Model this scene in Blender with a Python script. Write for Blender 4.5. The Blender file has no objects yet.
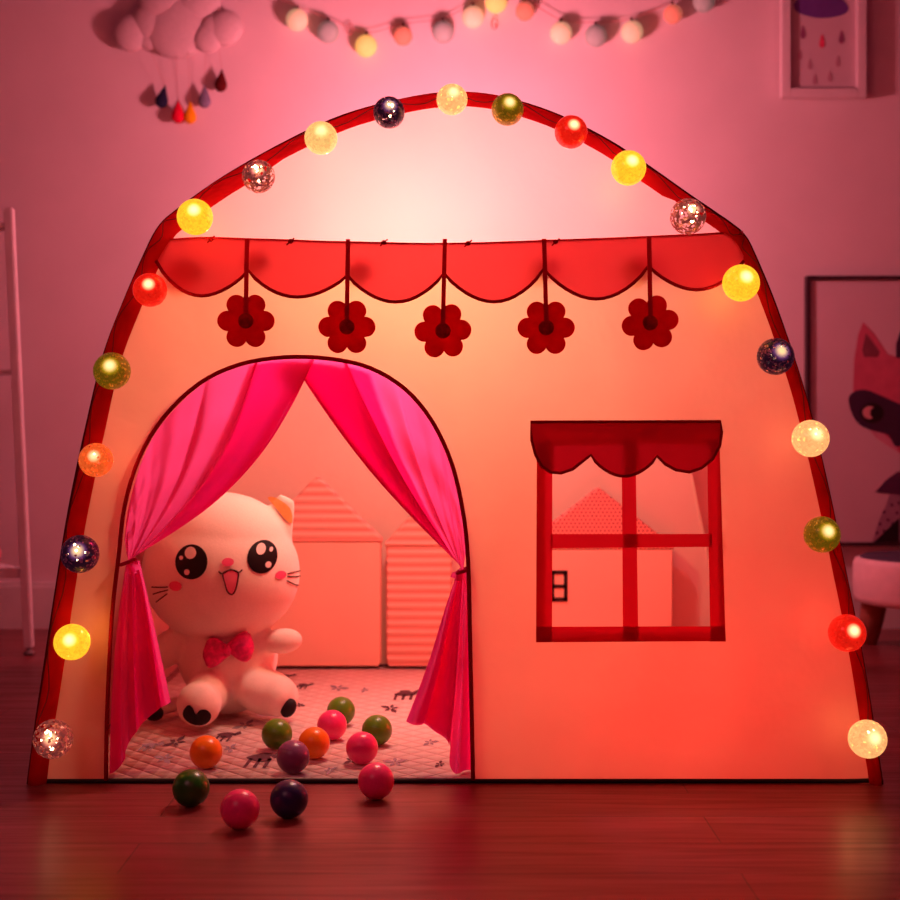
import bpy, bmesh, math, random
from mathutils import Vector, Matrix, noise
from mathutils.geometry import delaunay_2d_cdt
from mathutils.bvhtree import BVHTree
random.seed(7)
C = bpy.context.scene.collection
PI = math.pi
F, D, H = 1339.0, 2.125, 0.56          # focal length (px of a 900 frame), camera distance to the tent front, camera height

def P(px, py, Y=0.0):                   # measured photo point -> place at depth Y
    s = (D + Y) / F
    return Vector(((px - 450) * s, Y, H - (py - 430) * s))
def XZ(px, py, Y=0.0):
    p = P(px, py, Y); return (p.x, p.z)

# ------------------------------------------------------------------ materials
def newmat(name):
    m = bpy.data.materials.new(name); m.use_nodes = True
    nt = m.node_tree; nt.nodes.clear()
    out = nt.nodes.new('ShaderNodeOutputMaterial')
    return m, nt, out
def N(nt, t, **kw):
    n = nt.nodes.new(t)
    for k, v in kw.items():
        if k in n.inputs.keys(): n.inputs[k].default_value = v
        else: setattr(n, k, v)
    return n
def coords(nt, kind='Object', scale=(1, 1, 1), rot=(0, 0, 0)):
    tc = N(nt, 'ShaderNodeTexCoord'); mp = N(nt, 'ShaderNodeMapping')
    mp.inputs['Scale'].default_value = scale; mp.inputs['Rotation'].default_value = rot
    nt.links.new(tc.outputs[kind], mp.inputs[0]); return mp.outputs[0]
def ramp(nt, fac, stops):
    r = N(nt, 'ShaderNodeValToRGB'); e = r.color_ramp.elements
    while len(e) > 1: e.remove(e[-1])
    e[0].position = stops[0][0]; e[0].color = (*stops[0][1], 1)
    for p, c in stops[1:]:
        x = e.new(p); x.color = (*c, 1)
    nt.links.new(fac, r.inputs[0]); return r.outputs[0]
def c4(c): return (c[0], c[1], c[2], 1)

def m_plain(name, col, rough=.6, noise_amt=.12, nscale=30, bump=.0, spec=.3, coat=0, sheen=0, emit=None, es=0):
    m, nt, out = newmat(name); b = N(nt, 'ShaderNodeBsdfPrincipled')
    v = coords(nt); n = N(nt, 'ShaderNodeTexNoise', Scale=nscale, Detail=4.0); nt.links.new(v, n.inputs['Vector'])
    dk = tuple(x * (1 - noise_amt) for x in col); lt = tuple(min(1, x * (1 + noise_amt)) for x in col)
    nt.links.new(ramp(nt, n.outputs[0], [(.3, dk), (.7, lt)]), b.inputs['Base Color'])
    b.inputs['Roughness'].default_value = rough; b.inputs['Specular IOR Level'].default_value = spec
    b.inputs['Coat Weight'].default_value = coat
    b.inputs['Sheen Weight'].default_value = sheen
    if bump:
        bp = N(nt, 'ShaderNodeBump', Strength=bump, Distance=.004)
        nt.links.new(n.outputs[0], bp.inputs['Height']); nt.links.new(bp.outputs[0], b.inputs['Normal'])
    if emit: b.inputs['Emission Color'].default_value = c4(emit); b.inputs['Emission Strength'].default_value = es
    nt.links.new(b.outputs[0], out.inputs[0]); return m

def m_cloth(name, col, trans=.55, tcol=None, sheer=0.0, weave=900, var=.10, varscale=4, wr=.25):
    """thin cloth that lets light through"""
    m, nt, out = newmat(name); v = coords(nt)
    n = N(nt, 'ShaderNodeTexNoise', Scale=varscale, Detail=3.0); nt.links.new(v, n.inputs['Vector'])
    def cr(c): return ramp(nt, n.outputs[0], [(.3, tuple(x * (1 - var) for x in c)), (.7, tuple(min(1, x * (1 + var)) for x in c))])
    d = N(nt, 'ShaderNodeBsdfDiffuse'); t = N(nt, 'ShaderNodeBsdfTranslucent'); mx = N(nt, 'ShaderNodeMixShader', Fac=trans)
    nt.links.new(cr(col), d.inputs[0]); nt.links.new(cr(tcol or col), t.inputs[0])
    n2 = N(nt, 'ShaderNodeTexNoise', Scale=6.0, Detail=4.0, Distortion=.15); nt.links.new(v, n2.inputs['Vector'])
    bp = N(nt, 'ShaderNodeBump', Strength=wr, Distance=.02); nt.links.new(n2.outputs[0], bp.inputs['Height'])
    nt.links.new(bp.outputs[0], d.inputs['Normal']); nt.links.new(bp.outputs[0], t.inputs['Normal'])
    nt.links.new(d.outputs[0], mx.inputs[1]); nt.links.new(t.outputs[0], mx.inputs[2])
    last = mx.outputs[0]
    if sheer:
        tr = N(nt, 'ShaderNodeBsdfTransparent'); tr.inputs[0].default_value = c4(col)
        m2 = N(nt, 'ShaderNodeMixShader', Fac=sheer)
        nt.links.new(last, m2.inputs[1]); nt.links.new(tr.outputs[0], m2.inputs[2]); last = m2.outputs[0]
    nt.links.new(last, out.inputs[0]); return m

def m_ball_light(name, col, es, clear=.4, glit=(1, .8, .6), gs=260, ecol=None, rough=.15, hs=1.6, hot=(.56, 0, .64)):
    """thin glitter shell over a small lit bulb"""
    m, nt, out = newmat(name); v = coords(nt)
    vo = N(nt, 'ShaderNodeTexVoronoi', Scale=gs); nt.links.new(v, vo.inputs['Vector'])
    sp = N(nt, 'ShaderNodeSeparateColor'); nt.links.new(vo.outputs['Color'], sp.inputs[0])
    b = N(nt, 'ShaderNodeBsdfPrincipled', Roughness=rough)
    b.inputs['Metallic'].default_value = .25
    dk = tuple(x * .55 for x in col); lt = glit
    nt.links.new(ramp(nt, sp.outputs[0], [(0, dk), (.7, col), (.9, lt)]), b.inputs['Base Color'])
    nt.links.new(ramp(nt, sp.outputs[1], [(0, tuple(x * .75 for x in (ecol or col))), (1, (ecol or col))]), b.inputs['Emission Color'])
    # bulb's bright spot painted into the shell's emission, on its front side
    tg = N(nt, 'ShaderNodeTexCoord'); dd = N(nt, 'ShaderNodeVectorMath', operation='DISTANCE'); dd.inputs[1].default_value = hot
    nt.links.new(tg.outputs['Generated'], dd.inputs[0])
    mr = N(nt, 'ShaderNodeMapRange'); mr.interpolation_type = 'SMOOTHERSTEP'
    mr.inputs['From Min'].default_value = .34; mr.inputs['From Max'].default_value = .05; mr.inputs['To Min'].default_value = es; mr.inputs['To Max'].default_value = hs
    nt.links.new(dd.outputs['Value'], mr.inputs['Value'])
    nt.links.new(mr.outputs[0], b.inputs['Emission Strength'])
    mm = N(nt, 'ShaderNodeMapRange'); mm.inputs['From Min'].default_value = .22; mm.inputs['From Max'].default_value = .06
    nt.links.new(dd.outputs['Value'], mm.inputs['Value'])
    mc = N(nt, 'ShaderNodeMix', data_type='RGBA'); nt.links.new(mm.outputs[0], mc.inputs[0])
    nt.links.new(b.inputs['Emission Color'].links[0].from_socket, mc.inputs[6]); mc.inputs[7].default_value = (1, .62, .28, 1)
    nt.links.new(mc.outputs[2], b.inputs['Emission Color'])
    tr = N(nt, 'ShaderNodeBsdfTransparent'); mx = N(nt, 'ShaderNodeMixShader')
    gt = N(nt, 'ShaderNodeMath', operation='GREATER_THAN'); nt.links.new(sp.outputs[2], gt.inputs[0]); gt.inputs[1].default_value = 1 - clear
    nt.links.new(gt.outputs[0], mx.inputs[0]); nt.links.new(b.outputs[0], mx.inputs[1]); nt.links.new(tr.outputs[0], mx.inputs[2])
    nt.links.new(mx.outputs[0], out.inputs[0]); return m
def m_emit(name, col, s):
    m, nt, out = newmat(name)
    v = coords(nt); n = N(nt, 'ShaderNodeTexNoise', Scale=60.0); nt.links.new(v, n.inputs['Vector'])
    e = N(nt, 'ShaderNodeEmission', Strength=s)
    nt.links.new(ramp(nt, n.outputs[0], [(.2, tuple(x * .9 for x in col)), (.8, col)]), e.inputs[0])
    nt.links.new(e.outputs[0], out.inputs[0]); return m

def m_floor():
    m, nt, out = newmat('wood_planks'); b = N(nt, 'ShaderNodeBsdfPrincipled')
    v = coords(nt); v.node.inputs['Location'].default_value = (.42, .06, 0)
    br = N(nt, 'ShaderNodeTexBrick', Scale=1.0); br.offset = .37
    br.inputs['Brick Width'].default_value = 1.25; br.inputs['Row Height'].default_value = .125
    br.inputs['Mortar Size'].default_value = .0012; br.inputs['Mortar Smooth'].default_value = .3
    br.inputs['Color1'].default_value = (.20, .036, .042, 1); br.inputs['Color2'].default_value = (.26, .048, .052, 1)
    br.inputs['Mortar'].default_value = (.07, .025, .02, 1)
    nt.links.new(v, br.inputs['Vector'])
    v2 = coords(nt, scale=(1.6, 26, 1)); n = N(nt, 'ShaderNodeTexNoise', Scale=2.2, Detail=8.0, Distortion=.8); nt.links.new(v2, n.inputs['Vector'])
    g = ramp(nt, n.outputs[0], [(.3, (.68, .66, .66)), (.7, (1.25, 1.25, 1.25))])
    mx = N(nt, 'ShaderNodeMix', data_type='RGBA', blend_type='MULTIPLY'); mx.inputs[0].default_value = 1
    nt.links.new(br.outputs[0], mx.inputs[6]); nt.links.new(g, mx.inputs[7]); nt.links.new(mx.outputs[2], b.inputs['Base Color'])
    nt.links.new(ramp(nt, n.outputs[0], [(.3, (.42,) * 3), (.7, (.30,) * 3)]), b.inputs['Roughness'])
    bp = N(nt, 'ShaderNodeBump', Strength=.25, Distance=.002); nt.links.new(n.outputs[0], bp.inputs['Height'])
    bp2 = N(nt, 'ShaderNodeBump', Strength=.6, Distance=.002); bp2.invert = True
    nt.links.new(br.outputs['Fac'], bp2.inputs['Height']); nt.links.new(bp.outputs[0], bp2.inputs['Normal'])
    nt.links.new(bp2.outputs[0], b.inputs['Normal'])
    nt.links.new(b.outputs[0], out.inputs[0]); return m

def m_quilt():
    m, nt, out = newmat('quilted_cotton'); b = N(nt, 'ShaderNodeBsdfPrincipled', Roughness=.85)
    v = coords(nt, rot=(0, 0, PI / 4))
    sx = N(nt, 'ShaderNodeSeparateXYZ'); nt.links.new(v, sx.inputs[0])
    def tri(o):
        a = N(nt, 'ShaderNodeMath', operation='PINGPONG'); a.inputs[1].default_value = .016; nt.links.new(o, a.inputs[0])
        mlt = N(nt, 'ShaderNodeMath', operation='MULTIPLY'); mlt.inputs[1].default_value = 62.5; nt.links.new(a.outputs[0], mlt.inputs[0])
        s = N(nt, 'ShaderNodeMath', operation='POWER'); s.inputs[1].default_value = .45; nt.links.new(mlt.outputs[0], s.inputs[0]); return s.outputs[0]
    mn = N(nt, 'ShaderNodeMath', operation='MINIMUM'); nt.links.new(tri(sx.outputs[0]), mn.inputs[0]); nt.links.new(tri(sx.outputs[1]), mn.inputs[1])
    nt.links.new(ramp(nt, mn.outputs[0], [(0, (.70, .42, .40)), (.45, (.92, .70, .66)), (1, (.95, .78, .74))]), b.inputs['Base Color'])
    bp = N(nt, 'ShaderNodeBump', Strength=.6, Distance=.004); nt.links.new(mn.outputs[0], bp.inputs['Height'])
    nt.links.new(bp.outputs[0], b.inputs['Normal'])
    nt.links.new(b.outputs[0], out.inputs[0]); return m

def m_stripe(name, a, bcol, pitch):
    m, nt, out = newmat(name); b = N(nt, 'ShaderNodeBsdfPrincipled', Roughness=.85)
    v = coords(nt); sx = N(nt, 'ShaderNodeSeparateXYZ'); nt.links.new(v, sx.inputs[0])
    p = N(nt, 'ShaderNodeMath', operation='PINGPONG'); p.inputs[1].default_value = pitch / 2; nt.links.new(sx.outputs[2], p.inputs[0])
    q = N(nt, 'ShaderNodeMath', operation='MULTIPLY'); q.inputs[1].default_value = 2 / pitch; nt.links.new(p.outputs[0], q.inputs[0])
    nt.links.new(ramp(nt, q.outputs[0], [(.15, a), (.75, bcol)]), b.inputs['Base Color'])
    bp = N(nt, 'ShaderNodeBump', Strength=.7, Distance=.01); bp.inputs['Strength'].default_value = .35; nt.links.new(q.outputs[0], bp.inputs['Height']); nt.links.new(bp.outputs[0], b.inputs['Normal'])
    nt.links.new(b.outputs[0], out.inputs[0]); return m
def m_dots(name, a, dot):
    m, nt, out = newmat(name); b = N(nt, 'ShaderNodeBsdfPrincipled', Roughness=.85)
    v = coords(nt, scale=(1 / .0098, 1, 1 / .0085)); 
    sx = N(nt, 'ShaderNodeSeparateXYZ'); nt.links.new(v, sx.inputs[0])
    # staggered dot grid
    row = N(nt, 'ShaderNodeMath', operation='FLOOR'); nt.links.new(sx.outputs[2], row.inputs[0])
    half = N(nt, 'ShaderNodeMath', operation='MULTIPLY'); half.inputs[1].default_value = .5; nt.links.new(row.outputs[0], half.inputs[0])
    xs = N(nt, 'ShaderNodeMath', operation='ADD'); nt.links.new(sx.outputs[0], xs.inputs[0]); nt.links.new(half.outputs[0], xs.inputs[1])
    def cen(o):
        f = N(nt, 'ShaderNodeMath', operation='FRACT'); nt.links.new(o, f.inputs[0])
        s = N(nt, 'ShaderNodeMath', operation='SUBTRACT'); s.inputs[1].default_value = .5; nt.links.new(f.outputs[0], s.inputs[0])
        pw = N(nt, 'ShaderNodeMath', operation='MULTIPLY'); nt.links.new(s.outputs[0], pw.inputs[0]); nt.links.new(s.outputs[0], pw.inputs[1]); return pw.outputs[0]
    ad = N(nt, 'ShaderNodeMath', operation='ADD'); nt.links.new(cen(xs.outputs[0]), ad.inputs[0]); nt.links.new(cen(sx.outputs[2]), ad.inputs[1])
    nt.links.new(ramp(nt, ad.outputs[0], [(.05, dot), (.10, a)]), b.inputs['Base Color'])
    nt.links.new(b.outputs[0], out.inputs[0]); return m

M = {}
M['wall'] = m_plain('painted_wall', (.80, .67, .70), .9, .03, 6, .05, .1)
M['wall_dim'] = m_plain('low_bounce_wall', (.30, .16, .20), .9, .03, 6, .05, .1)  # wall colour darkened for out-of-view sides and ceiling, cuts bounce light
M['white_wood'] = m_plain('white_painted_wood', (.78, .72, .72), .5, .04, 20, .02)
M['floor'] = m_floor()
M['canvas'] = m_cloth('cream_tent_cloth', (.84, .48, .37), .64, (.76, .48, .31), var=.06, wr=.4)
M['upper'] = m_cloth('pale_pink_cloth', (.88, .50, .55), .72, (.93, .55, .64), var=.03, varscale=3)
M['back'] = m_cloth('peach_back_cloth', (.96, .70, .54), .25, (.9, .5, .4), var=.03)
M['shell'] = m_cloth('pink_roof_cloth', (.85, .26, .24), .5, (.95, .35, .38), var=.05)
M['sleeve'] = m_cloth('red_pole_sleeve_cloth', (.46, .010, .015), .48, (.75, .010, .02), var=.3, varscale=9)
M['valance'] = m_cloth('red_valance_cloth', (.70, .04, .09), .68, (.88, .12, .20), sheer=.06, var=.05)
M['red'] = m_cloth('crimson_cloth', (.60, .008, .035), .34, (.7, .012, .03), var=.06)
M['red_solid'] = m_cloth('crimson_double_cloth', (.66, .008, .04), .22, (.6, .01, .03), var=.05)
M['red_dark'] = m_cloth('crimson_binding', (.36, .006, .02), .32, (.55, .01, .025), var=.05)
M['piping'] = m_cloth('near_black_red_binding', (.13, .006, .012), .2, (.2, .01, .015), var=.1)
M['flower'] = m_cloth('crimson_felt', (.62, .010, .03), .45, (.85, .01, .03), var=.10, varscale=60)
M['flower2'] = m_cloth('dark_felt', (.46, .02, .02), .40, (.55, .02, .02), var=.3, varscale=120)
M['curtain'] = m_cloth('magenta_voile', (.84, .035, .32), .70, (1.0, .15, .64), sheer=.24, var=.05, wr=.12)
M['tie'] = m_cloth('deep_magenta_tie', (.5, .01, .08), .3, (.6, .02, .1))
M['black'] = m_plain('black_binding', (.02, .008, .01), .7)
M['quilt'] = m_quilt()
M['motif'] = m_plain('printed_motif', (.12, .05, .07), .9)
M['motif_b'] = m_plain('printed_motif_grey', (.34, .26, .32), .9)
M['house'] = m_plain('coral_cushion_cloth', (.95, .48, .36), .85, .03, 5)
M['house_s'] = m_stripe('striped_coral_cloth', (.86, .30, .24), (.95, .48, .38), .0205)
M['house_d'] = m_dots('dotted_coral_cloth', (.86, .26, .22), (.36, .03, .05))
M['ink'] = m_plain('black_ink', (.015, .006, .01), .6)
M['plush'] = m_plain('cream_plush', (.97, .80, .70), .95, .03, 260, .10, .1, sheen=.5)
M['ear'] = m_plain('orange_plush', (.95, .42, .12), .9, .08, 200, .2, sheen=.3)
M['eye'] = m_plain('black_satin', (.008, .004, .006), .35)
M['eyeshine'] = m_plain('white_satin', (.92, .70, .66), .5)
M['nose'] = m_plain('pink_felt', (.92, .10, .26), .8)
M['tongue'] = m_plain('rose_felt', (.92, .20, .34), .8)
M['whisker'] = m_plain('dark_thread', (.06, .01, .015), .8)
M['bow'] = m_plain('magenta_satin', (.78, .02, .20), .45, .35, 90, .3)
M['felt_white'] = m_plain('white_felt', (.66, .55, .57), .95, .05, 120, .15, .1)
for k, c in dict(navy=(.02, .02, .06), red=(.80, .01, .05), yellow=(.95, .42, .01), grey=(.20, .20, .30), maroon=(.10, .008, .01)).items():
    M['felt_' + k] = m_plain(k + '_felt', c, .85, .2, 150, .2, .1)
M['cord'] = m_plain('thin_cable', (.12, .01, .01), .5)
M['thread'] = m_plain('cotton_thread', (.6, .25, .25), .8)
for k, c in dict(orange=(.98, .22, .005), green=(.10, .28, .01), dgreen=(.015, .14, .01), pink=(.97, .04, .24), navy=(.02, .015, .10), purple=(.24, .08, .22)).items():
    M['ball_' + k] = m_plain(k + '_plastic', c, .28, .04, 8, 0, .5)
M['frame_white'] = m_plain('white_frame', (.75, .66, .68), .5, .03)
M['frame_black'] = m_plain('black_frame', (.05, .02, .03), .4)
M['paper'] = m_plain('print_paper', (.62, .50, .54), .8, .03, 8)
M['paper2'] = m_plain('poster_paper', (.70, .56, .60), .8, .04, 4)
for k, c in dict(purple=(.14, .05, .28), plum=(.30, .10, .20), rose=(.75, .06, .15), dusk=(.48, .27, .33), foxpink=(.62, .12, .20), foxdark=(.24, .06, .09),
                 mask=(.055, .02, .055), eyew=(.75, .35, .35), muzzle=(.66, .30, .38), night=(.10, .03, .09), grey=(.40, .24, .32)).items():
    M['ink_' + k] = m_plain('print_' + k, c, .8, .08, 30)
M['stool_cloth'] = m_plain('white_stool_cloth', (.80, .62, .62), .9, .05, 30, .1)
M['stool_dark'] = m_plain('dark_stool_top', (.07, .05, .09), .8)
M['stool_leg'] = m_plain('brown_wood_leg', (.30, .09, .06), .5, .2, 12)
M['rubber'] = m_plain('grey_rubber', (.25, .2, .2), .6)
M['ornament'] = m_plain('pink_ceramic', (.85, .25, .28), .3)
# lit ball shells
M['L_yellow'] = m_ball_light('yellow_ball_shell', (.9, .55, .05), 1.25, .0, (1, .6, .05), 300, (1, .52, .02), hs=2.2)
M['L_pale'] = m_ball_light('pale_yellow_ball_shell', (.9, .6, .25), 1.0, .0, (1, .7, .3), 300, (1, .60, .18), hs=1.8)
M['L_peach'] = m_ball_light('peach_ball_shell', (.9, .45, .2), 1.15, .06, (1, .6, .3), 260, (1, .47, .16), hs=2.0)
M['L_orange'] = m_ball_light('orange_ball_shell', (.7, .1, .03), .75, .1, (1, .3, .1), 260, (1, .13, .02), hs=1.5)
M['L_red'] = m_ball_light('red_ball_shell', (.8, .02, .01), .75, .0, (1, .1, .05), 300, (1, .015, .006), hs=2.2)
M['L_navy'] = m_ball_light('navy_glitter_shell', (.03, .02, .06), .03, .14, (.45, .2, .3), 300, (.25, .06, .25), .3, hs=1.3)
M['L_olive'] = m_ball_light('gold_green_glitter_shell', (.30, .24, .02), .16, .0, (.9, .75, .1), 320, (.62, .38, .01), .3, hs=1.7)
M['L_clear'] = m_ball_light('rose_glitter_shell', (.45, .14, .13), .16, .38, (1, .5, .45), 240, (.75, .16, .14), .25, hs=1.5)
M['led'] = m_emit('warm_led', (1, .72, .35), 14)
M['led_dim'] = m_emit('warm_led_soft', (1, .5, .25), 5)
M['led_tiny'] = m_emit('warm_led_spark', (1, .62, .32), 9)
M['W_cream'] = m_plain('cream_cotton_ball', (.80, .62, .45), .9, .05, 60, .2, emit=(1, .62, .35), es=.34)
M['W_yellow'] = m_plain('yellow_cotton_ball', (.85, .6, .2), .9, .05, 60, .2, emit=(1, .6, .15), es=.55)
M['W_grey'] = m_plain('grey_cotton_ball', (.36, .42, .40), .9, .06, 60, .2, emit=(.6, .45, .4), es=.10)
M['W_red'] = m_plain('coral_cotton_ball', (.80, .22, .15), .9, .06, 60, .2, emit=(1, .3, .2), es=.28)

# ------------------------------------------------------------------ mesh helpers
def obj(name, bm, mat, parent=None, smooth=True):
    me = bpy.data.meshes.new(name)
    bmesh.ops.recalc_face_normals(bm, faces=bm.faces)
    bm.to_mesh(me); bm.free()
    for m in (mat if isinstance(mat, (list, tuple)) else [mat]): me.materials.append(m)
    if smooth:
        for p in me.polygons: p.use_smooth = True
    o = bpy.data.objects.new(name, me); C.objects.link(o)
    if parent:
        o.parent = parent
        # parts are modelled in world space; keep them where they stand
        o.matrix_parent_inverse = world(parent).inverted()
    return o
def world(o):
    m = o.matrix_basis.copy()
    if o.parent: m = world(o.parent) @ o.matrix_parent_inverse @ m
    return m
def thing(name, label, cat, loc=(0, 0, 0), group=None):
    o = bpy.data.objects.new(name, None); C.objects.link(o); o.location = loc
    o.empty_display_size = .05
    return tag(o, label, cat, group)
def tag(o, label, cat, group=None):
    o['label'] = label; o['category'] = cat
    if group: o['group'] = group
    return o
def add_box(bm, lo, hi, mi=0, bev=0):
    r = bmesh.ops.create_cube(bm, size=1)['verts']
    for v in r: v.co = Vector([(lo[i] + hi[i]) / 2 + v.co[i] * (hi[i] - lo[i]) for i in range(3)])
    fs = {f for v in r for f in v.link_faces}
    for f in fs: f.material_index = mi
    if bev:
        bmesh.ops.bevel(bm, geom=list({e for f in fs for e in f.edges}), offset=bev, segments=2, affect='EDGES')
def add_ell(bm, c, r, rot=None, seg=32, ring=20):
    vs = bmesh.ops.create_uvsphere(bm, u_segments=seg, v_segments=ring, radius=1)['verts']
    R = rot or Matrix.Identity(3)
    for v in vs: v.co = Vector(c) + R @ Vector((v.co.x * r[0], v.co.y * r[1], v.co.z * r[2]))
    return vs
def add_tube(bm, pts, r, seg=8, closed=False, taper=None):
    pts = [Vector(p) for p in pts]; n = len(pts); rings = []
    up = Vector((0, 1, 0))
    for i, p in enumerate(pts):
        a = pts[(i - 1) % n] if (closed or i) else p; b = pts[(i + 1) % n] if (closed or i < n - 1) else p
        t = (b - a).normalized()
        u = up if abs(t.dot(up)) < .95 else Vector((1, 0, 0))
        s = t.cross(u).normalized(); w = s.cross(t)
        rr = taper[i] if taper else r
        rings.append([bm.verts.new(p + (s * math.cos(2 * PI * k / seg) + w * math.sin(2 * PI * k / seg)) * rr) for k in range(seg)])
    for i in range(n if closed else n - 1):
        A, B = rings[i], rings[(i + 1) % n]
        for k in range(seg): bm.faces.new((A[k], A[(k + 1) % seg], B[(k + 1) % seg], B[k]))
    if not closed: bm.faces.new(rings[0]); bm.faces.new(rings[-1])
def add_lathe(bm, prof, c, seg=40):
    rings = []
    for r, z in prof:
        rings.append([bm.verts.new((c[0] + r * math.cos(2 * PI * k / seg), c[1] + r * math.sin(2 * PI * k / seg), c[2] + z)) for k in range(seg)])
    for A, B in zip(rings, rings[1:]):
        for k in range(seg): bm.faces.new((A[k], A[(k + 1) % seg], B[(k + 1) % seg], B[k]))
    bm.faces.new(rings[0]); bm.faces.new(rings[-1])
def spline(pts, n=8, closed=False):
    pts = [Vector(p) for p in pts]; out = []; L = len(pts)
    for i in range(L if closed else L - 1):
        g = (lambda j: pts[j % L]) if closed else (lambda j: pts[max(0, min(L - 1, j))])
        p0, p1, p2, p3 = g(i - 1), g(i), g(i + 1), g(i + 2)
        for k in range(n):
            t = k / n
            out.append(.5 * ((2 * p1) + (p2 - p0) * t + (2 * p0 - 5 * p1 + 4 * p2 - p3) * t * t + (3 * p1 - p0 - 3 * p2 + p3) * t ** 3))
    if not closed: out.append(pts[-1])
    return out
def inside(p, poly):
    c = False; x, y = p[0], p[1]; j = len(poly) - 1
    for i in range(len(poly)):
        xi, yi = poly[i][0], poly[i][1]; xj, yj = poly[j][0], poly[j][1]
        if (yi > y) != (yj > y) and x < (xj - xi) * (y - yi) / (yj - yi) + xi: c = not c
        j = i
    return c
def sheet(bm, outline, yf, holes=(), step=.02, mi=0):
    """flat cloth piece in XZ with its own outline and openings; yf(x,z) gives the depth"""
    loops = [outline] + list(holes); vs, es = [], []
    for L in loops:
        b = len(vs); vs += [Vector((p[0], p[1])) for p in L]
        es += [(b + i, b + (i + 1) % len(L)) for i in range(len(L))]
    x0 = min(p[0] for p in outline); x1 = max(p[0] for p in outline); z0 = min(p[1] for p in outline); z1 = max(p[1] for p in outline)
    def near(q):
        for v in vs[:nb]:
            if abs(v.x - q[0]) < step * .35 and abs(v.y - q[1]) < step * .35: return True
        return False
    nb = len(vs); j = 0; z = z0 + step / 2
    while z < z1:
        x = x0 + step * (.5 if j % 2 else 1)
        while x < x1:
            q = (x, z)
            if inside(q, outline) and not any(inside(q, h) for h in holes) and not near(q): vs.append(Vector(q))
            x += step
        z += step * .87; j += 1
    r = delaunay_2d_cdt(vs, es, [], 0, 1e-6)
    bv = [bm.verts.new((v.x, yf(v.x, v.y), v.y)) for v in r[0]]
    for f in r[2]:
        c = sum((r[0][i] for i in f), Vector((0, 0))) / len(f)
        if inside(c, outline) and not any(inside(c, h) for h in holes):
            try:
                nf = bm.faces.new([bv[i] for i in f]); nf.material_index = mi
            except ValueError: pass
    for v in bv:
        if not v.link_faces: bm.verts.remove(v)
def solid_sheet(bm, outline, y0, y1, step=.03, bulge=0):
    """closed slab in XZ between y0 (front) and y1"""
    def put(y):
        b2 = bmesh.new(); sheet(b2, outline, lambda x, z: y, (), step); return b2
    cx = sum(p[0] for p in outline) / len(outline); cz = sum(p[1] for p in outline) / len(outline)
    L = [Vector((p[0], 0, p[1])) for p in outline]; n = len(L)
    area = sum(L[i].x * L[(i + 1) % n].z - L[(i + 1) % n].x * L[i].z for i in range(n))
    ring = []
    prof = [(0.0, y0), ] if not bulge else [(.004, y0), (.0012, y0 + (y1 - y0) * .15), (0, y0 + (y1 - y0) * .4), (0, y1)]
    if not bulge: prof = [(0, y0), (0, y1)]
    for off, y in prof:
        row = []
        for i in range(n):
            t = (L[(i + 1) % n] - L[i - 1]).normalized(); nm = Vector((t.z, 0, -t.x))
            if area > 0: nm = -nm
            q = L[i] + nm * off; row.append(bm.verts.new((q.x, y, q.z)))
        ring.append(row)
    for A, B in zip(ring, ring[1:]):
        for i in range(n): bm.faces.new((A[i], A[(i + 1) % n], B[(i + 1) % n], B[i]))
    for rg in (ring[0], ring[-1]):
        c = bm.verts.new((cx, rg[0].co.y, cz))
        for i in range(n): bm.faces.new((rg[i], rg[(i + 1) % n], c))
def disc(cx, cz, rx, rz=None, n=24, rot=0):
    rz = rz or rx; out = []
    for k in range(n):
        a = 2 * PI * k / n; x, z = rx * math.cos(a), rz * math.sin(a)
        out.append((cx + x * math.cos(rot) - z * math.sin(rot), cz + x * math.sin(rot) + z * math.cos(rot)))
    return out
def struct(name, bm, m):
    o = obj(name, bm, m, smooth=False); o['kind'] = 'structure'; return o

# ------------------------------------------------------------------ room
YW = 1.66
bm = bmesh.new(); add_box(bm, (-2.4, -3.2, -.1), (2.4, YW, 0)); struct('floor', bm, M['floor'])
bm = bmesh.new(); add_box(bm, (-2.4, YW, -.1), (2.4, YW + .1, 2.6)); struct('wall_back', bm, M['wall'])
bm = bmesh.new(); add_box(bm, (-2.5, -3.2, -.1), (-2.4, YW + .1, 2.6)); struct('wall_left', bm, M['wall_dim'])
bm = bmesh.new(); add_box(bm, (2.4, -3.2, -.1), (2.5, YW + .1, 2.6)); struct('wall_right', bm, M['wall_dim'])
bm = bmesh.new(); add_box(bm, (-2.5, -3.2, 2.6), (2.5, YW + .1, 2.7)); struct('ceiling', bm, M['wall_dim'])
bm = bmesh.new()
add_box(bm, (-2.4, YW - .014, 0), (2.4, YW, .118)); add_box(bm, (-2.4, YW - .009, .116), (2.4, YW, .130))
struct('baseboard_back', bm, M['white_wood'])

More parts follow.
